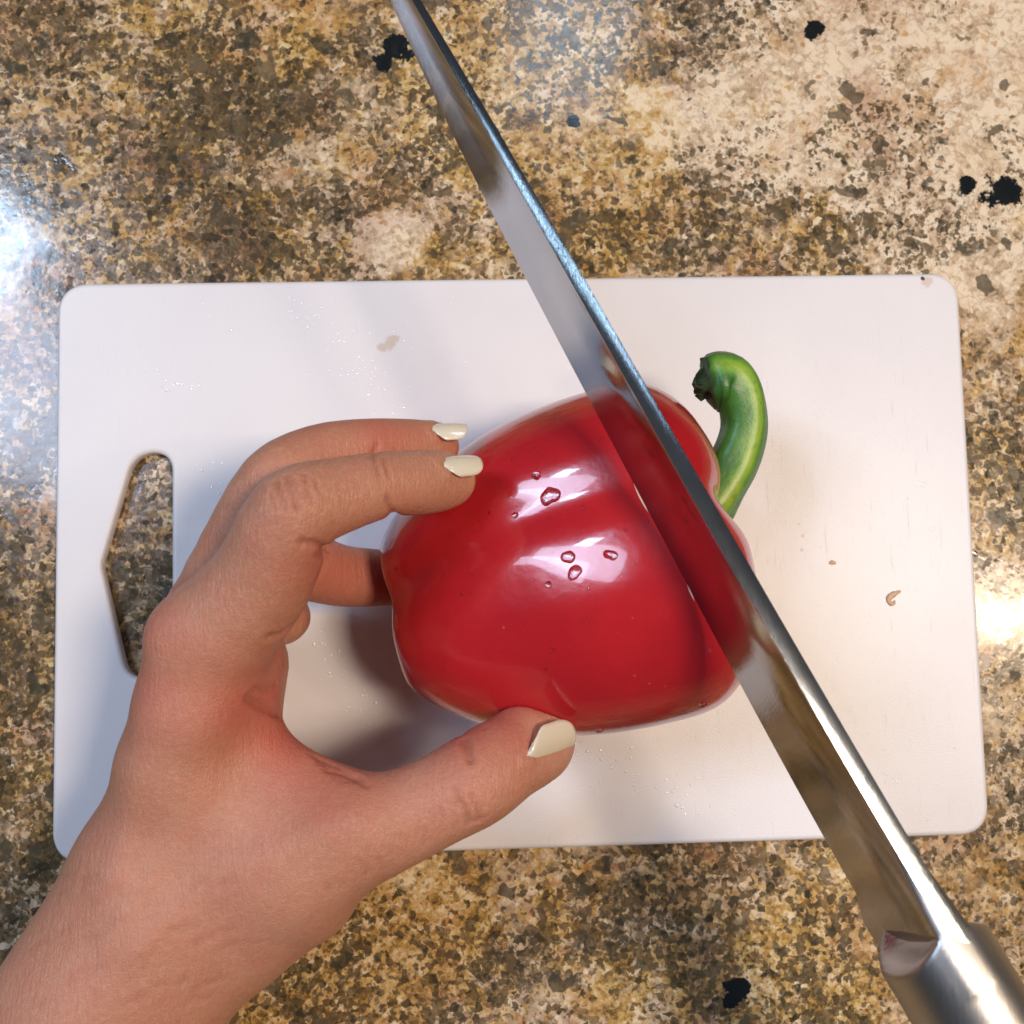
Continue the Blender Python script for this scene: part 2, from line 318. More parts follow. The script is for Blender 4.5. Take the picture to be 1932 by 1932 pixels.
for i, (u, hw) in enumerate(prof):
    s = i / (NS - 1)
    end0 = max(0, 1 - s / .42) ** 1.1; end1 = max(0, (s - .56) / .44) ** 1.1
    g = groove(24); g1 = groove(17); gm = groove(24, ((229, .8), (349, .9)))
    rho = hw * (1 + (DV - .045 * gm) * math.sin(math.pi * min(1, s * 1.12)) ** .8 - .14 * end0 * g - .22 * end1 * g1 + .012 * np.sin(2 * phi + 5 * s))
    uu = u + 19 * g * end0 * min(1, hw / 100) - 74 * g1 * end1 * min(1, hw / 120)
    c = 71 - 8 * s; rho = rho * 1.012
    upB = np.exp(-(angd(phi, 172) / R(52)) ** 2); uu = uu + 17 * upB * end0 - 24 * upB * end1
    zc = zcen(u)
    for j in range(NF):
        p = P2(uu[j], c + rho[j] * math.cos(phi[j])).copy()
        p = at2(p, zc); p[2] = zc + rho[j] * KP * .915 * math.sin(phi[j])
        pv.append(p)
pv = np.array(pv); pv[:, 2] += .0004 - pv[:, 2].min()
pepper_me = mesh('bell_pepper', pv, grid_faces(NS, NF) + [tuple(range(NF)), tuple(range(NS * NF - 1, NS * NF - NF - 1, -1))]); fix_normals(pepper_me)
pepper = link('bell_pepper', pepper_me, mat_pepper())
tag(pepper, 'glossy red bell pepper lying on its side on the board, held by the hand', 'bell pepper')
pb = BVHTree.FromPolygons([Vector(p) for p in pv], [tuple(p.vertices) for p in pepper_me.polygons])
# stem
sp_ = [(1285, 985, .044, .0105), (1328, 954, .045, .0084), (1356, 918, .046, .0072), (1387, 866, .047, .0066), (1405, 805, .048, .0062), (1398, 748, .049, .0064), (1377, 720, .049, .0074), (1354, 718, .049, .0080), (1340, 720, .049, .0072)]
ctr = smooth_curve([(*at(x, y, z), r) for x, y, z, r in sp_], 46)
sv = []; streak = []; tipn = []
for i in range(len(ctr)):
    t = ctr[min(i + 1, len(ctr) - 1), :3] - ctr[max(i - 1, 0), :3]; t /= np.linalg.norm(t)
    up = np.array([0, 0, 1.0]); e1 = np.cross(t, up); e1 /= np.linalg.norm(e1); e2 = np.cross(e1, t)
    for j in range(30):
        a = 2 * np.pi * j / 30
        r = ctr[i, 3] * (1 + .055 * math.cos(5 * a + .6 + i * .03) + .02 * math.sin(3 * a + i * .4))
        sv.append(ctr[i, :3] + r * (math.cos(a) * e1 + math.sin(a) * e2 * .92))
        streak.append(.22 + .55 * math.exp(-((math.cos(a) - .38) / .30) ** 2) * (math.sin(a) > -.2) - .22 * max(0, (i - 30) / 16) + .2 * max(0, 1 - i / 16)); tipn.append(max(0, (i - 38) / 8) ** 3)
n0 = len(sv); base_i = len(ctr) - 1; fs = grid_faces(len(ctr), 30)
axis = ctr[-1, :3] - ctr[-4, :3]; axis /= np.linalg.norm(axis)
for k, (rr, off) in enumerate([(.80, .0010), (.52, .0014), (.44, .0030), (.22, .0040)]):        # ragged broken end
    for j in range(30):
        q = ctr[-1, :3] + (np.array(sv[base_i * 30 + j]) - ctr[-1, :3]) * rr * (1 + .25 * math.sin(7 * j + k)) + axis * off * (1 + .25 * math.sin(3.3 * j + 2 * k)) + np.array([0, -.0008, 0]) * (k > 1)
        sv.append(q); streak.append(0.05); tipn.append(1.0)
fs = grid_faces(len(ctr) + 4, 30) + [tuple(range(len(sv) - 30, len(sv)))[::-1]]
stem_me = mesh('stem', sv, fs); fix_normals(stem_me)
for nm, arr in (('streak', streak), ('tipness', tipn)):
    at_ = stem_me.attributes.new(nm, 'FLOAT', 'POINT'); at_.data.foreach_set('value', np.array(arr, np.float32))
stem = link('stem', stem_me, mat_stem(), pepper); tag(stem, 'curved green stem with a broken brown tip')

# ---------------------------------------------------------------- the hand: one skin grown from tapered bones
def A(*q): return np.array([(*at(x, y, z), r) for x, y, z, r in q])
fingers = {
 'index': A((394, 1215, .079, .0128), (492, 1095, .089, .0112), (552, 972, .097, .0094), (640, 935, .094, .0079), (728, 914, .087, .0070), (800, 910, .079, .0070), (850, 906, .073, .0060)),
 'middle': A((392, 1200, .060, .0125), (450, 1040, .072, .0092), (522, 922, .078, .0091), (600, 868, .074, .0079), (690, 848, .068, .0070), (770, 845, .060, .0067), (826, 842, .055, .0055)),
 'ring': A((395, 1195, .042, .0115), (480, 1085, .045, .0092), (560, 1065, .038, .0089), (640, 1086, .029, .0079), (715, 1090, .023, .0073), (770, 1092, .019, .006)),
 'pinky': A((400, 1235, .026, .0105), (480, 1170, .032, .008), (533, 1166, .030, .0066), (540, 1160, .016, .006)),
}
thumb = A((380, 1690, .058, .0165), (520, 1635, .066, .0150), (655, 1578, .070, .0122), (760, 1542, .071, .0101), (840, 1503, .071, .0095), (902, 1468, .069, .0098), (958, 1430, .063, .0092), (1016, 1412, .057, .0078))
palm = [A((295, 1595, .062, .0138), (329, 1450, .070, .0125), (364, 1330, .076, .0124), (394, 1215, .079, .0128)),
        A((300, 1595, .050, .0135), (333, 1450, .054, .0125), (368, 1330, .058, .0124), (392, 1205, .060, .0125)),
        A((310, 1600, .040, .0125), (350, 1400, .041, .0120), (398, 1205, .042, .0115)),
        A((320, 1620, .033, .0120), (360, 1420, .028, .0110), (400, 1235, .026, .0105)),
        A((440, 1250, .066, .0115), (410, 1400, .064, .0120), (400, 1560, .060, .0170)),
        A((452, 1255, .046, .0120), (430, 1400, .046, .0120), (400, 1560, .050, .0160)),
        A((420, 1400, .067, .0095), (600, 1520, .067, .0095)),
        A((390, 1500, .066, .0120), (560, 1580, .066, .0120)),
        A((450, 1720, .055, .0178), (560, 1670, .060, .0140))]
arm = [A((300, 1640, .058, .0185), (315, 1745, .060, .0175), (165, 1950, .060, .0190), (-60, 2260, .060, .024)),
       A((330, 1680, .048, .0185), (325, 1750, .048, .0190), (165, 1960, .048, .0200), (-60, 2270, .048, .025)),
       A((260, 1690, .056, .0180), (140, 1890, .056, .0190)),
       A((390, 1740, .055, .0185), (215, 1960, .055, .0190))]
def seg(p, a, b):
    ba = b[:3] - a[:3]; t = np.clip(((p - a[:3]) @ ba) / (ba @ ba), 0, 1)
    return np.sqrt(((p - a[:3] - t[:, None] * ba) ** 2).sum(1)) - (a[3] + (b[3] - a[3]) * t)
def smin(a, b, k):
    h = np.maximum(k - np.abs(a - b), 0) / k; return np.minimum(a, b) - h * h * h * k / 6
def chain(p, c, k=.003):
    d = seg(p, c[0], c[1])
    for i in range(1, len(c) - 1): d = smin(d, seg(p, c[i], c[i + 1]), k)
    return d
def dens(c):        # rounded, slightly bulging joints
    return smooth_curve(c, (len(c) - 1) * 3 + 1)
FD = {k: dens(c) for k, c in fingers.items()}; TD = dens(thumb)
pads = A((832, 918, .070, .0058), (815, 855, .052, .0055)); tpad = A((985, 1392, .059, .0075), (1030, 1392, .056, .0066))
grooves = []     # (points, width, depth)
def crease(pts, w, d): grooves.append((np.array([at(*q) for q in pts]), w, d))
def sdf(p):
    body = chain(p, palm[0], .006)
    for c in palm[1:]: body = smin(body, chain(p, c, .006), .012)
    for c in arm: body = smin(body, chain(p, c, .006), .010)
    body = smin(body, chain(p, TD, .003), .014)
    body = smin(body, seg(p, tpad[0], tpad[1]), .004)
    out = None
    for k, c in FD.items():
        f = chain(p, c, .003)
        if k == 'index': f = smin(f, seg(p, pads[0], pads[0] + np.array([-.006, 0, .003, 0])), .003)
        f = smin(body, f, .007); out = f if out is None else smin(out, f, .0016)
    for pts, w, d in grooves:
        m = None
        for a, b in zip(pts[:-1], pts[1:]):
            q = seg(p, np.append(a, 0), np.append(b, 0)); m = q if m is None else np.minimum(m, q)
        out = out + d * np.exp(-(m / w) ** 2)
    return out
crease([(612, 1048, .099), (622, 1038, .092), (626, 1030, .086)], .0014, .0018)     # index, inner middle joint
crease([(738, 975, .090), (744, 966, .084), (746, 960, .079)], .0013, .0013)        # index, inner end joint
crease([(872, 1392, .066), (878, 1402, .072)], .0011, .0010)    # thumb, inner joint
H = .00075
lo = np.array([-.215, -.235, -.002]); hi = np.array([.045, .050, .116])
B = 12; nb = np.ceil((hi - lo) / (H * B)).astype(int); dims = nb * B + 1
F = np.full(dims, np.nan, np.float32)
bi = np.stack(np.meshgrid(*[np.arange(n) for n in nb], indexing='ij'), -1).reshape(-1, 3)
cen = lo + (bi + .5) * B * H
dc = sdf(cen); act = np.abs(dc) < B * H * .87 + .005
loc = np.stack(np.meshgrid(*[np.arange(B + 1)] * 3, indexing='ij'), -1).reshape(-1, 3)
for k in np.where(~act)[0]:
    i, j, l = bi[k] * B; F[i:i + B + 1, j:j + B + 1, l:l + B + 1] = np.sign(dc[k])
ka = np.where(act)[0]
for c0 in range(0, len(ka), 60):
    ks = ka[c0:c0 + 60]
    idx = (bi[ks][:, None, :] * B + loc[None]).reshape(-1, 3)
    F[idx[:, 0], idx[:, 1], idx[:, 2]] = sdf(lo + idx * H)
def surface_nets(F):
    s = F < 0; n = np.array(F.shape) - 1
    cnt = sum(s[a:a + n[0], b:b + n[1], c:c + n[2]].astype(np.int8) for a in (0, 1) for b in (0, 1) for c in (0, 1))
    cells = np.argwhere((cnt > 0) & (cnt < 8)); vid = -np.ones(n, np.int64); vid[tuple(cells.T)] = np.arange(len(cells))
    acc = np.zeros((len(cells), 3)); num = np.zeros(len(cells))
    for ax in range(3):
        o = [k for k in range(3) if k != ax]
        for a in (0, 1):
            for b in (0, 1):
                p = cells.copy(); p[:, o[0]] += a; p[:, o[1]] += b; q = p.copy(); q[:, ax] += 1
                fa, fb = F[tuple(p.T)], F[tuple(q.T)]; m = (fa < 0) != (fb < 0)
                t = np.where(m, fa / np.where(m, fa - fb, 1), 0); pt = p.astype(float); pt[:, ax] += t
                acc[m] += pt[m]; num[m] += 1
    V = acc / num[:, None]; Q = []
    for ax in range(3):
        o1, o2 = (ax + 1) % 3, (ax + 2) % 3
        sl0 = [slice(None)] * 3; sl1 = [slice(None)] * 3; sl0[ax] = slice(0, -1); sl1[ax] = slice(1, None)
        ed = np.argwhere(s[tuple(sl0)] != s[tuple(sl1)]); ed = ed[(ed[:, o1] > 0) & (ed[:, o2] > 0) & (ed[:, o1] < n[o1]) & (ed[:, o2] < n[o2])]
        d1 = np.zeros(3, int); d1[o1] = 1; d2 = np.zeros(3, int); d2[o2] = 1
        q = np.stack([vid[tuple((ed - d1 - d2).T)], vid[tuple((ed - d2).T)], vid[tuple(ed.T)], vid[tuple((ed - d1).T)]], 1)
        inside = s[tuple(ed.T)]; q[~inside] = q[~inside][:, ::-1]; Q.append(q)
    return V, np.vstack(Q)
V, Q = surface_nets(F); V = lo + V * H
Q = Q[(Q >= 0).all(1)]
def grad(p, e=.0003):
    return np.stack([(sdf(p + e * np.eye(3)[k]) - sdf(p - e * np.eye(3)[k])) / (2 * e) for k in range(3)], 1)
g_ = grad(V); g2 = (g_ ** 2).sum(1)
V = V - np.clip(sdf(V) / np.maximum(g2, .25), -.0005, .0005)[:, None] * g_
V = V - np.clip(sdf(V) / np.maximum(g2, .25), -.0003, .0003)[:, None] * g_
Nrm = g_ / np.sqrt(g2)[:, None]
hb = BVHTree.FromPolygons([Vector(p) for p in V], Q.tolist())
folds = []          # skin creases: drawn across the surface, (pixel path, width, depth)
def fold(path, w=.0007, d=.00032):
    pts = []
    for x, y in smooth_curve([(*q,) for q in path], 9):
        q, _, _, _ = hb.ray_cast(Vector(CC), Vector(ray(x, y)).normalized())
        if q is not None: pts.append(np.array(q))
    if len(pts) > 1: folds.append((pts, w, d))
def jit(path, a=4): return [(x + random.uniform(-a, a), y + random.uniform(-a, a)) for x, y in path]
fold([(521, 912), (531, 934), (538, 958)], .0008, .00036); fold([(541, 900), (549, 926), (562, 960)], .0007, .00042); fold([(556, 908), (561, 926), (571, 940)], .0006, .00024)
fold([(573, 896), (580, 926), (590, 948)], .0007, .0003); fold([(512, 935), (518, 952), (522, 962)], .0006, .0002); fold([(595, 905), (597, 918), (603, 930)], .0006, .00018)
fold([(706, 866), (712, 884), (716, 896)], .0006, .0002); fold([(724, 864), (727, 878), (735, 900)], .0006, .00024)
fold([(620, 1040), (606, 1030), (588, 1024), (570, 1022)], .0009, .0004); fold([(618, 1052), (606, 1048), (594, 1047)], .0007, .0002)
fold([(742, 968), (735, 954), (732, 940)], .0008, .0003)
fold([(702, 862), (708, 850), (712, 838)], .0008, .00035)
fold([(876, 1398), (884, 1416), (887, 1434)], .0011, .0005)
fold([(868, 1512), (880, 1530), (884, 1552)], .0008, .00035); fold([(888, 1500), (898, 1522), (902, 1544)], .0007, .00024); fold([(876, 1540), (896, 1548), (912, 1540)], .0007, .0002); fold([(858, 1488), (862, 1506), (860, 1520)], .0008, .0002)
fold([(548, 1182), (530, 1196), (508, 1202)], .0011, .0004); fold([(522, 1290), (505, 1300), (480, 1302)], .0009, .0003)
fold([(470, 1318), (500, 1334), (535, 1352), (565, 1374)], .0012, .0005)
for k in range(7): fold(jit([(590 + 9 * k, 1425 + 8 * k), (630 + 7 * k, 1446 + 5 * k), (668 + 4 * k, 1464 + 3 * k)]), .0009, random.uniform(.00010, .00028))
for k in range(16):
    x = 620 + 15 * k + random.uniform(-6, 6); y = 1690 - 8.3 * k + random.uniform(-22, 10) - 30; L = random.uniform(8, 26)
    fold(jit([(x, y), (x + .35 * L, y + .5 * L), (x + .5 * L, y + L)], 2), .0009, random.uniform(.00005, .00013))
for k in range(46):
    x, y = random.uniform(60, 430), random.uniform(1640, 1900); L = random.uniform(12, 38)
    fold(jit([(x, y), (x + .55 * L, y - .35 * L), (x + L, y - .45 * L)], 3), .0010, random.uniform(.00004, .00012))
cre = np.zeros(len(V))
for pts, w, d in folds:
    pts_ = np.array(pts); c_ = pts_.mean(0); rad_ = np.abs(pts_ - c_).max() + .006
    ix = np.where((np.abs(V - c_) < rad_).all(1))[0]; m = np.full(len(ix), 1.0)
    for a, b in zip(pts[:-1], pts[1:]): m = np.minimum(m, seg(V[ix], np.append(a, 0), np.append(b, 0)))
    g_f = np.exp(-(m / (w * .9)) ** 2); d = d * 1.5; V[ix] -= Nrm[ix] * (d * g_f - d * .15 * np.exp(-((m - 2.1 * w) / w) ** 2))[:, None]; cre[ix] = np.maximum(cre[ix], g_f * d / .00038)
# knuckles, tendons and hollows
for x, y, z, w, d in [(318, 1195, .086, .0085, .0016), (352, 1290, .086, .010, -.0009), (450, 1100, .098, .009, -.0008), (545, 945, .106, .0075, .0009), (640, 915, .102, .008, -.0006), (655, 1560, .082, .010, .0011), (800, 1530, .080, .010, -.0010), (895, 1500, .078, .0075, .0009),
                      (470, 1440, .080, .013, -.0016), (560, 1590, .080, .012, -.0008), (420, 1560, .080, .014, .0008), (330, 1610, .078, .013, -.0012), (500, 880, .086, .007, .0008), (240, 1720, .080, .012, .0010), (430, 1800, .074, .013, -.0014)]:
    V += Nrm * (d * np.exp(-((V - at(x, y, z)) ** 2).sum(1) / w ** 2))[:, None]
for path, w, d in [([(318, 1195, .087), (300, 1330, .084), (262, 1500, .079), (215, 1650, .078)], .0042, .0007), ([(655, 1545, .083), (520, 1610, .082), (380, 1680, .078), (250, 1800, .080)], .0038, .0007), ([(400, 1380, .080), (380, 1500, .080), (300, 1640, .079), (190, 1790, .080)], .0024, .0004)]:
    c_ = smooth_curve([at(*q) for q in path], 14); m = None
    for a, b in zip(c_[:-1], c_[1:]):
        q = seg(V, np.append(a, 0), np.append(b, 0)); m = q if m is None else np.minimum(m, q)
    V += Nrm * (d * np.exp(-(m / w) ** 2))[:, None]
# flesh flattens where it presses on the pepper
box = (V[:, 0] > pv[:, 0].min()) & (V[:, 0] < pv[:, 0].max()) & (V[:, 1] > pv[:, 1].min()) & (V[:, 1] < pv[:, 1].max()) & (V[:, 2] < pv[:, 2].max())
for k in np.where(box)[0]:
    q, nn, _, d = pb.find_nearest(Vector(V[k]), .03)
    if q is not None and (Vector(V[k]) - q).dot(nn) < .0002: V[k] = np.array(q + nn * .0002)
V[:, 2] = np.maximum(V[:, 2], .0003)
def near(pts, w):
    o = np.zeros(len(V))
    for x, y, z in pts: o = np.maximum(o, np.exp(-(((V - at(x, y, z)) ** 2).sum(1)) / w ** 2))
    return o
red = np.clip(near([(330, 1190, .086), (310, 1290, .084), (300, 1160, .075)], .010) * .75 + near([(470, 1320, .08), (520, 1345, .074)], .011) * .9 + near([(600, 1050, .095), (740, 965, .084), (560, 1160, .08), (700, 900, .066)], .009) * .55
              + near([(540, 1440, .07), (600, 1480, .075)], .014) * .5 + near([(950, 1390, .066), (990, 1370, .062), (880, 1405, .072)], .010) * .8 + near([(600, 830, .07), (700, 810, .068)], .013) * .55 + near([(640, 1085, .036), (720, 1090, .031)], .014) * .7, 0, 1)
pale = np.clip(near([(890, 905, .072), (880, 925, .070)], .0065) + near([(1045, 1375, .060), (1010, 1385, .064)], .0050), 0, 1)
MOLE = at(380, 1290, .0885)
hand_me = bpy.data.meshes.new('hand')
hand_me.vertices.add(len(V)); hand_me.vertices.foreach_set('co', V.astype(np.float32).ravel())
hand_me.loops.add(len(Q) * 4); hand_me.loops.foreach_set('vertex_index', Q.astype(np.int32).ravel())
hand_me.polygons.add(len(Q)); hand_me.polygons.foreach_set('loop_start', np.arange(0, len(Q) * 4, 4, dtype=np.int32)); hand_me.polygons.foreach_set('loop_total', np.full(len(Q), 4, np.int32))
hand_me.update(); hand_me.validate(); hand_me.polygons.foreach_set('use_smooth', [True] * len(hand_me.polygons))
for nm, arr in (('redness', red), ('paleness', pale), ('crease', np.clip(cre, 0, 1))):
    x = hand_me.attributes.new(nm, 'FLOAT', 'POINT'); x.data.foreach_set('value', arr.astype(np.float32))
hand = link('hand', hand_me, mat_skin())
tag(hand, 'bare left hand and wrist with cream painted nails gripping the red bell pepper', 'hand')
print('hand verts', len(V))
# nails: curved plates on the finger ends
NAIL = mat_nail()
CUT = []
def on_hand(x, y, zf):
    q, nn, _, _ = hb.ray_cast(Vector(CC), Vector(ray(x, y)).normalized())
    return np.array(q) if q is not None else at(x, y, zf)
def nail(c0, c1, zf, normal, half, arc=62, roundness=.5, lift=.0003, z1=None):
    base = on_hand(*c0, zf); tip = at(*c1, z1 if z1 else base[2] - .003); nrm = np.array(normal, float); nrm /= np.linalg.norm(nrm)
    base = base - nrm * .0002; tip = tip + nrm * lift
    ax = tip - base; L = np.linalg.norm(ax); ax /= L; nrm = nrm - (nrm @ ax) * ax; nrm /= np.linalg.norm(nrm); sd = np.cross(ax, nrm)
    rad = half / math.sin(R(arc)); n, m = 16, 15; top = []; bot = []
    for i in range(n):
        t = i / (n - 1)
        wk = 1.0
        if t < .30: wk = math.sqrt(max(0, 1 - ((.30 - t) / .30) ** 2)) * .75 + .25 * (t / .30)
        if t > .62: wk = 1 - roundness * ((t - .62) / .38) ** 2.6
        wk = max(wk, .06)
        for j in range(m):
            b = R(arc) * wk * (2 * j / (m - 1) - 1)
            edge = (2 * j / (m - 1) - 1) ** 2
            tt = t + (.10 * edge * (1 - t) if t < .5 else -.10 * edge * max(0, (t - .5) / .5))
            p = base + ax * L * tt + nrm * (rad * (math.cos(b) - 1) - .0010 * (tt - .35) ** 2 * 2 - .0004 * (t < .12)) + sd * rad * math.sin(b)
            top.append(p); bot.append(p - nrm * .00038 * math.cos(b) - sd * .0004 * math.sin(b))
    N = len(top); f = grid_faces(n, m, False); f2 = [tuple(N + q for q in reversed(x)) for x in f]
    rim = [j for j in range(m)] + [i * m + m - 1 for i in range(1, n)] + [(n - 1) * m + j for j in range(m - 2, -1, -1)] + [i * m for i in range(n - 2, 0, -1)]
    side = [(rim[k], rim[(k + 1) % len(rim)], N + rim[(k + 1) % len(rim)], N + rim[k]) for k in range(len(rim))]
    for i_ in list(range(0, 9)): CUT.extend([top[i_ * m], top[i_ * m + m - 1]])
    CUT.extend(top[:m] + top[m:2 * m])
    me = mesh('fingernail', top + bot, f + f2 + side); fix_normals(me)
    o = link('fingernail', me, NAIL, hand); return o
nail((824, 870), (907, 860), .080, (-.10, .70, .72), .0043, 60, .30, z1=.0775)
nail((806, 803), (880, 797), .0625, (-.05, .86, .50), .0045, 62, .35, z1=.0600)
nail((988, 1440), (1088, 1406), .0640, (.18, -.56, .80), .0067, 60, .26, z1=.0605)

# skin folds round the nail beds
cp_ = np.array(CUT); nearb = np.where((np.abs(V[:, None, :] - cp_[None, ::14, :]).max(2) < .012).any(1))[0]; Vn = V[nearb]; dmin = np.full(len(nearb), 1.0)
for q in cp_: dmin = np.minimum(dmin, ((Vn - q) ** 2).sum(1))
V[nearb] = Vn + Nrm[nearb] * (.00042 * np.exp(-((np.sqrt(dmin) - .0009) / .0009) ** 2))[:, None]
hand_me.vertices.foreach_set('co', V.astype(np.float32).ravel()); hand_me.update()

# ---------------------------------------------------------------- the knife
ZE1, ZE2, TILT = .0800, .0870, 12.0
E1, E2 = at(960, 450, ZE1), at(1545, 1570, ZE2)
ed = (E2 - E1) / np.linalg.norm(E2 - E1)
rt = np.cross(ed, [0, 0, 1.0]); rt /= np.linalg.norm(rt)
if rt[0] < 0: rt = -rt
upv = np.cross(rt, ed); upv *= np.sign(upv[2])
wv = math.cos(R(TILT)) * upv + math.sin(R(TILT)) * rt          # up the blade face
pn = np.cross(ed, wv); pn /= np.linalg.norm(pn)
if pn[0] > 0: pn = -pn                                         # faces left
def on_plane(x, y, off=0.0):
    d = ray(x, y); return CC + d * (((E1 + pn * off - CC) @ pn) / (d @ pn))
def d2(x, y): return (x / 1.2671, y / 1.2671)
edge_px = [(885, -120), (931, 0), (1047, 265), (1204, 538), (1324, 800), (1394, 929), (1542, 1214), (1723, 1545), (1804.5, 1700), (1967, 1994), (2046, 2137)]
spin_px = [(915, -120), (983, 0), (1136, 265), (1287, 538), (1438, 800), (1503, 929), (1666, 1214), (1852, 1545), (1948, 1700), (2117, 1994), (2199, 2137)]
sprt_px = [(930, -120), (1010, 0), (1167, 265), (1318, 538), (1478, 800), (1550, 929), (1712, 1214), (1902, 1545), (2000, 1700), (2170, 1994), (2252, 2137)]
def fitc(px, deg, ys):
    a = np.array(px, float); c = np.polyfit((a[:, 1] - 1000) / 1200, a[:, 0], deg); return [d2(np.polyval(c, (y - 1000) / 1200), y) for y in ys]
NB = 96; ysr = np.linspace(-120, 2137, NB)
eC = np.array([on_plane(*q) for q in fitc(edge_px, 4, ysr)]); spl = np.array([on_plane(*q) for q in fitc(spin_px, 3, ysr)]); sC = spl
rC = np.array([at(*q, s_[2]) for q, s_ in zip(fitc(sprt_px, 3, ysr), sC)])
# heel: the edge rises to the handle behind it
heel = [(2046, 2137), (2064, 2203), (2087, 2242), (2114, 2281), (2150, 2330)]
hs = smooth_curve([on_plane(*d2(*q)) for q in heel], 14)[1:]
sl = sC[-1] - sC[-4]; sl /= np.linalg.norm(sl)
he = np.array([((q - eC[-1]) @ sl) for q in hs])
eC = np.vstack([eC, hs]); sC = np.vstack([sC, [sC[NB - 1] + sl * d for d in he]]); rC = np.vstack([rC, [rC[NB - 1] + sl * d for d in he]])
NK = len(eC)
th = np.linalg.norm(rC - sC, axis=1)
print('blade heights', [round(float(np.linalg.norm(sC[k] - eC[k])) * 1000, 1) for k in (0, 20, 45, 70, 95)], 'spine z', [round(float(sC[k][2]), 3) for k in (0, 20, 45, 70, 95)], 'thick', [round(float(t) * 1000, 1) for t in th[[0, 20, 45, 70, 95]]], 'len', np.linalg.norm(eC[0] - eC[-1]))
knife_root = bpy.data.objects.new('kitchen_knife', None); COL.objects.link(knife_root); knife_root.location = Vector(eC[NB - 1]); bpy.context.view_layer.update()
tag(knife_root, 'long steel kitchen knife with a mirror bright blade slicing into the red pepper', 'knife')
def klink(name, v, f, mat, smooth=True, par=None):
    v = np.array(v) - eC[NB - 1]; me = mesh(name, v, f, smooth); fix_normals(me); o = link(name, me, mat, par or knife_root); return o
ang = math.atan2(ed[1], ed[0])
FACE = mat_steel('polished_steel', (.46, .46, .475), .05, -ang + math.pi / 2, .05)
SPINE = mat_steel('spine_steel', (.60, .65, .70), .075, -ang + math.pi / 2, .12)
HANDLE = mat_steel('brushed_steel', (.60, .585, .56), .24, -ang + math.pi / 2, .18)
# blade section: edge, bevel line, left face up to the spine, rounded spine, right face down
rows = []; tip = None
for k in range(NK):
    E_, S_, Rr = eC[k], sC[k], rC[k]; up = S_ - E_; t = Rr - S_
    bev = E_ + up * .14 + pn * (-.00012)
    row = [E_, bev, E_ + up * .5, E_ + up * .985, S_ + t * .03 + up * .004, S_ + t * .22 + up * .0075, S_ + t * .5 + up * .009, S_ + t * .78 + up * .0075, S_ + t * .97 + up * .004, E_ + up * .97 + t * .995, E_ + up * .5 + t * .62, E_ + up * .14 + t * .25]
    rows.append(row)
tipv = eC[0] + (sC[0] - eC[0]) * .6 - ed * .030
v = [p for r in rows for p in r]; f = grid_faces(NK, 12); v.append(tipv); f += [(len(v) - 1, (j + 1) % 12, j) for j in range(12)]
v.append(np.mean(rows[-1], axis=0)); f += [(len(v) - 1, (NK - 1) * 12 + j, (NK - 1) * 12 + (j + 1) % 12) for j in range(12)]
blade = klink('blade', v, f, FACE)
blade.data.materials.append(SPINE)
for p in blade.data.polygons:
    js = sorted(q % 12 for q in p.vertices[:4])
    if len(p.vertices) == 4 and js[0] >= 3 and js[-1] <= 9: p.material_index = 1
sh = blade.data; 
bmb = bmesh.new(); bmb.from_mesh(sh)
for e in bmb.edges:
    if len(e.link_faces) == 2 and e.calc_face_angle(0) > R(24): e.smooth = False
bmb.to_mesh(sh); bmb.free()
# handle: bolster flaring out of the spine, a lip round the end of the blade, then a full oval grip
hax = sl; side = np.cross(hax, wv); side /= np.linalg.norm(side)
if side[0] < 0: side = -side
down = np.cross(side, hax); down /= np.linalg.norm(down)
if down[2] > 0: down = -down
topc = (sC[NB - 1] + rC[NB - 1]) / 2; hw0 = th[NB - 1] / 2
def sst(x): x = min(1, max(0, x)); return x * x * (3 - 2 * x)
v = []; MH = 26
ss_ = np.concatenate([np.linspace(-.022, .022, 60), np.linspace(.024, .128, 24), np.array([.131, .133, .1345, .1352])])
for s_ in ss_:
    endk = math.sqrt(max(0.02, 1 - max(0, (s_ - .126) / .0095) ** 2))
    ht = .0275 * endk; drop = .0002 - .0010 * sst((s_ - .0) / .02) + .0010 * sst((s_ - .02) / .05) + (.0275 - ht) / 2
    half = []
    for k in range(MH):
        h = .5 - .5 * math.cos(math.pi * k / (MH - 1))
        oval = (max(0, 1 - abs(2 * h - 1) ** 2.3)) ** .5
        full = .0113 * oval * endk
        topk = 1 - sst(h / .16)
        s0 = .0095 - .0045 * abs(2 * h - 1) ** 4
        w_ = full * sst((s_ - s0 + .0012) / .0040) 
        w_ = max(w_, min(full, .0022 * (1 - h ** 4) * sst((s_ - s0 + .012) / .015) - .0002) if h > .1 else 0)
        wt = topk * (hw0 * (.72 + .28 * min(1, h / .03)) * (1 + .9 * sst((s_ + .014) / .026))) * min(1, .45 + h / .02)
        half.append((h, max(w_, min(wt, hw0 * 2) if s_ < .02 else 0, .00015)))
    for (h, w_) in half: v.append(topc + hax * s_ + down * (drop + h * ht) - side * w_)
    for (h, w_) in reversed(half): v.append(topc + hax * s_ + down * (drop + h * ht) + side * w_)
n = len(ss_); m2 = 2 * MH; f = grid_faces(n, m2) + [tuple(range(m2)), tuple(range((n - 1) * m2, n * m2))[::-1]]
handle = klink('handle', v, f, HANDLE)

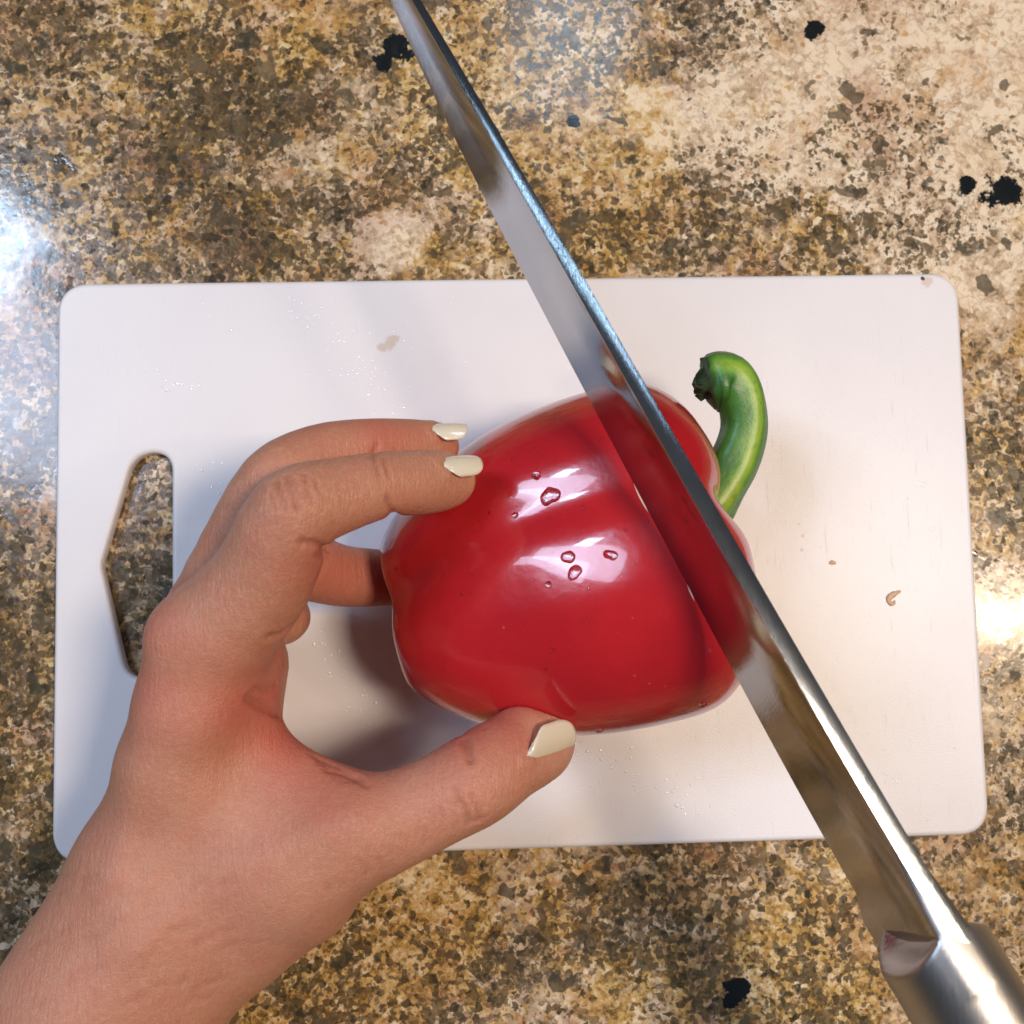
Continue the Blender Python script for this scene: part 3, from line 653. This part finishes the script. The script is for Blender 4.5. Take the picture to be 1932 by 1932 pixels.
# pale slivers on the pepper along the knife edge
SLIVER = mat_plain('edge_sliver', (.80, .50, .33), (.86, .62, .45), .25, 900)
for path, wmax in [([(1194, 908), (1204, 930), (1214, 950), (1222, 966)], 5.0), ([(1296, 1102), (1303, 1118), (1310, 1134)], 3.4)]:
    c_ = smooth_curve(path, 14); vs = []
    for k, (x, y) in enumerate(c_):
        w_ = wmax * math.sin(math.pi * (k + .3) / 13.6) * .5
        for o in (-w_, w_):
            q, nn, _, _ = pb.ray_cast(Vector(CC), Vector(ray(x + o * .87, y - o * .48)).normalized()); vs += [q + nn * .0003, q - nn * .0012]
    f = []
    for k in range(13):
        a_ = 4 * k; b_ = a_ + 4; f += [(a_, a_ + 2, b_ + 2, b_), (a_ + 1, b_ + 1, b_ + 3, a_ + 3), (a_, b_, b_ + 1, a_ + 1), (a_ + 2, a_ + 3, b_ + 3, b_ + 2)]
    f += [(0, 1, 3, 2), (52, 54, 55, 53)]
    o = link('edge_sliver', mesh('edge_sliver', vs, f, False), SLIVER, pepper); fix_normals(o.data); o['label'] = 'pale sliver at the knife edge'
# ---------------------------------------------------------------- water on the pepper and the board, bits of pepper
WATER = mat_water(); FILM = mat_film()
def cast(x, y):
    d = Vector(ray(x, y)).normalized(); q, nn, _, _ = pb.ray_cast(Vector(CC), d); return q, nn
def dome(c, nrm, outline, h, rings=7):
    """a bead of water: outline = radius per angle"""
    nrm = np.array(nrm); t = np.cross(nrm, [0.3, 1, .1]); t /= np.linalg.norm(t); b = np.cross(nrm, t); m = len(outline); v = []
    for i in range(rings):
        a = (math.pi / 2) * i / rings
        for j in range(m):
            r = outline[j] * math.cos(a) ** .8; th_ = 2 * math.pi * j / m
            v.append(np.array(c) + t * r * math.cos(th_) + b * r * math.sin(th_) + nrm * (h * math.sin(a) - .00015))
    v.append(np.array(c) + nrm * (h - .00015)); f = grid_faces(rings, m) + [(rings * m, (rings - 1) * m + (j + 1) % m, (rings - 1) * m + j) for j in range(m)] + [tuple(range(m))[::-1]]
    return v, f
def drop(x, y, r, label, ecc=0.0, ang=0.0, h=None, wob=.05, m=28):
    q, nn = cast(x, y)
    if q is None: return
    k1, k2 = random.random() * 6, random.random() * 6
    ol = [r * (1 + ecc * math.cos(2 * (2 * math.pi * j / m - ang)) + wob * math.sin(3 * 2 * math.pi * j / m + k1) + wob * .6 * math.sin(5 * 2 * math.pi * j / m + k2)) for j in range(m)]
    v, f = dome(q, nn, ol, h or r * .62); o = link('water_drop', mesh('water_drop', v, f), WATER); fix_normals(o.data)
    tag(o, label, 'water drop', 'water drops on the pepper')
drop(1012, 897, .0012, 'round water drop at the upper edge of the upper highlight on the pepper')
drop(1038, 936, .0024, 'irregular wide water drop just below the upper highlight on the pepper', .15, .8, .0012, .08)
drop(1072, 1051, .0017, 'upper bead of the joined pair of drops in the large highlight on the pepper', .1, .3)
drop(1084, 1080, .0018, 'lower bead of the joined pair of drops in the large highlight on the pepper', .18, 1.2)
drop(1152, 1047, .0015, 'oval water drop on the pepper right of the large highlight, near the blade', .25, .0)
drop(1035, 1103, .0009, 'small water drop at the lower edge of the large highlight on the pepper')
drop(972, 972, .0009, 'small water drop on the pepper left of the groove between the highlights')
drop(1068, 750, .0016, 'water drop on the far top edge of the pepper beside the blade', .2)
drop(1326, 1330, .0013, 'water drop on the near lower edge of the pepper close to the blade')
drop(1130, 1378, .0012, 'water drop on the near lower edge of the pepper beside the thumb nail')
def scatter(name, spots, label, mat=None):
    vs, fs = [], []
    for c, nrm, r in spots:
        m = 8; ol = [r * (1 + .2 * random.uniform(-1, 1)) for _ in range(m)]; v, f = dome(c, nrm, ol, r * .55, 3)
        o_ = len(vs); vs += v; fs += [tuple(q + o_ for q in x) for x in f]
    o = link(name, mesh(name, vs, fs), mat or FILM); fix_normals(o.data); tag(o, label, 'water', kind='stuff')
sp = []
for _ in range(170):
    x, y = random.gauss(1050, 150), random.gauss(1010, 150); q, nn = cast(x, y)
    if q is not None and nn.z > .2 and x < 1290: sp.append((q, nn, abs(random.gauss(.00022, .00012)) + .00008))
for _ in range(26):
    x, y = random.gauss(1060, 140), random.gauss(1000, 130); q, nn = cast(x, y)
    if q is not None and nn.z > .3 and x < 1250: sp.append((q, nn, random.uniform(.00035, .0007)))
for x, y in [(1120, 1020), (1160, 1010), (1180, 1000), (1200, 1060), (1170, 1075), (1110, 1110)]:
    q, nn = cast(x, y); sp.append((q, nn, .0006))
scatter('water_droplets', sp, 'tiny water droplets sprinkled over the top of the red pepper')
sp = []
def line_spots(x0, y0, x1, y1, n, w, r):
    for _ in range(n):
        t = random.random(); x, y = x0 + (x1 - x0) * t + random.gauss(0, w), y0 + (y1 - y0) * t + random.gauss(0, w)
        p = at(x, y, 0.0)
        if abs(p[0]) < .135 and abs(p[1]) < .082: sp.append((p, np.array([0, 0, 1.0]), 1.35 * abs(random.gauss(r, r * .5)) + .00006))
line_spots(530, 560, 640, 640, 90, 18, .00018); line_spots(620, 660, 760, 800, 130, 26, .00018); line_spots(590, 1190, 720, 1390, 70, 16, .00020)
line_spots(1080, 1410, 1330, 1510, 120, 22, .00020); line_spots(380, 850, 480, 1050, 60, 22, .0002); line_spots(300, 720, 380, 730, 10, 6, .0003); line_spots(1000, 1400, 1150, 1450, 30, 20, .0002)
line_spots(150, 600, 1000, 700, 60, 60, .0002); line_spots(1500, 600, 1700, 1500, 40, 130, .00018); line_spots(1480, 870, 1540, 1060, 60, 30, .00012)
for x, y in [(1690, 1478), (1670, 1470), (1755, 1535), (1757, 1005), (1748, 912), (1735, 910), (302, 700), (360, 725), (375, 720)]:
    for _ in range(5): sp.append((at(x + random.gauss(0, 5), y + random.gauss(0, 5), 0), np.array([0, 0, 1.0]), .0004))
scatter('water_glint_specks', sp, 'fine wet specks, painted near white as glints, scattered over the white cutting board', mat_speck())
def scrap(path, r, mat, label, name='pepper_scrap'):
    c = smooth_curve([(*at(x, y, 0), rr * r) for x, y, rr in path], 16); v = []
    for i in range(16):
        t = c[min(i + 1, 15), :3] - c[max(i - 1, 0), :3]; t /= np.linalg.norm(t); sd = np.cross(t, [0, 0, 1.0])
        for j in range(10):
            a = 2 * math.pi * j / 10; rr = max(c[i, 3], .00008) * (1 + .2 * math.sin(i * 1.9 + j * 2.3)); v.append(c[i, :3] + sd * rr * math.cos(a) + np.array([0, 0, 1]) * (rr * .45 * math.sin(a) + r * .3))
    o = link(name, mesh(name, v, grid_faces(16, 10) + [tuple(range(10)), tuple(range(150, 160))[::-1]]), mat); fix_normals(o.data); tag(o, label, 'food scrap')
SCR = mat_plain('dried_scrap', (.62, .36, .19), (.72, .50, .32), .45); TAN = mat_plain('tan_crumb', (.55, .42, .27), (.66, .54, .38), .6); BRN = mat_plain('brown_crumb', (.05, .03, .025), (.09, .06, .045), .6)
scrap([(1699, 1115, .3), (1690, 1119, .9), (1680, 1125, 1.2), (1676, 1134, .9), (1684, 1140, .8), (1688, 1133, .3)], .00075, SCR, 'small curled orange scrap lying on the right part of the white board')
scrap([(1564, 1063, .4), (1570, 1061, 1), (1577, 1063, .4)], .0006, SCR, 'tiny tan scrap on the board between the pepper stem and the curled scrap', 'crumb')
scrap([(1738, 523, .7), (1741, 526, 1), (1744, 528, .4)], .0005, BRN, 'dark brown speck at the upper right corner of the board', 'crumb')
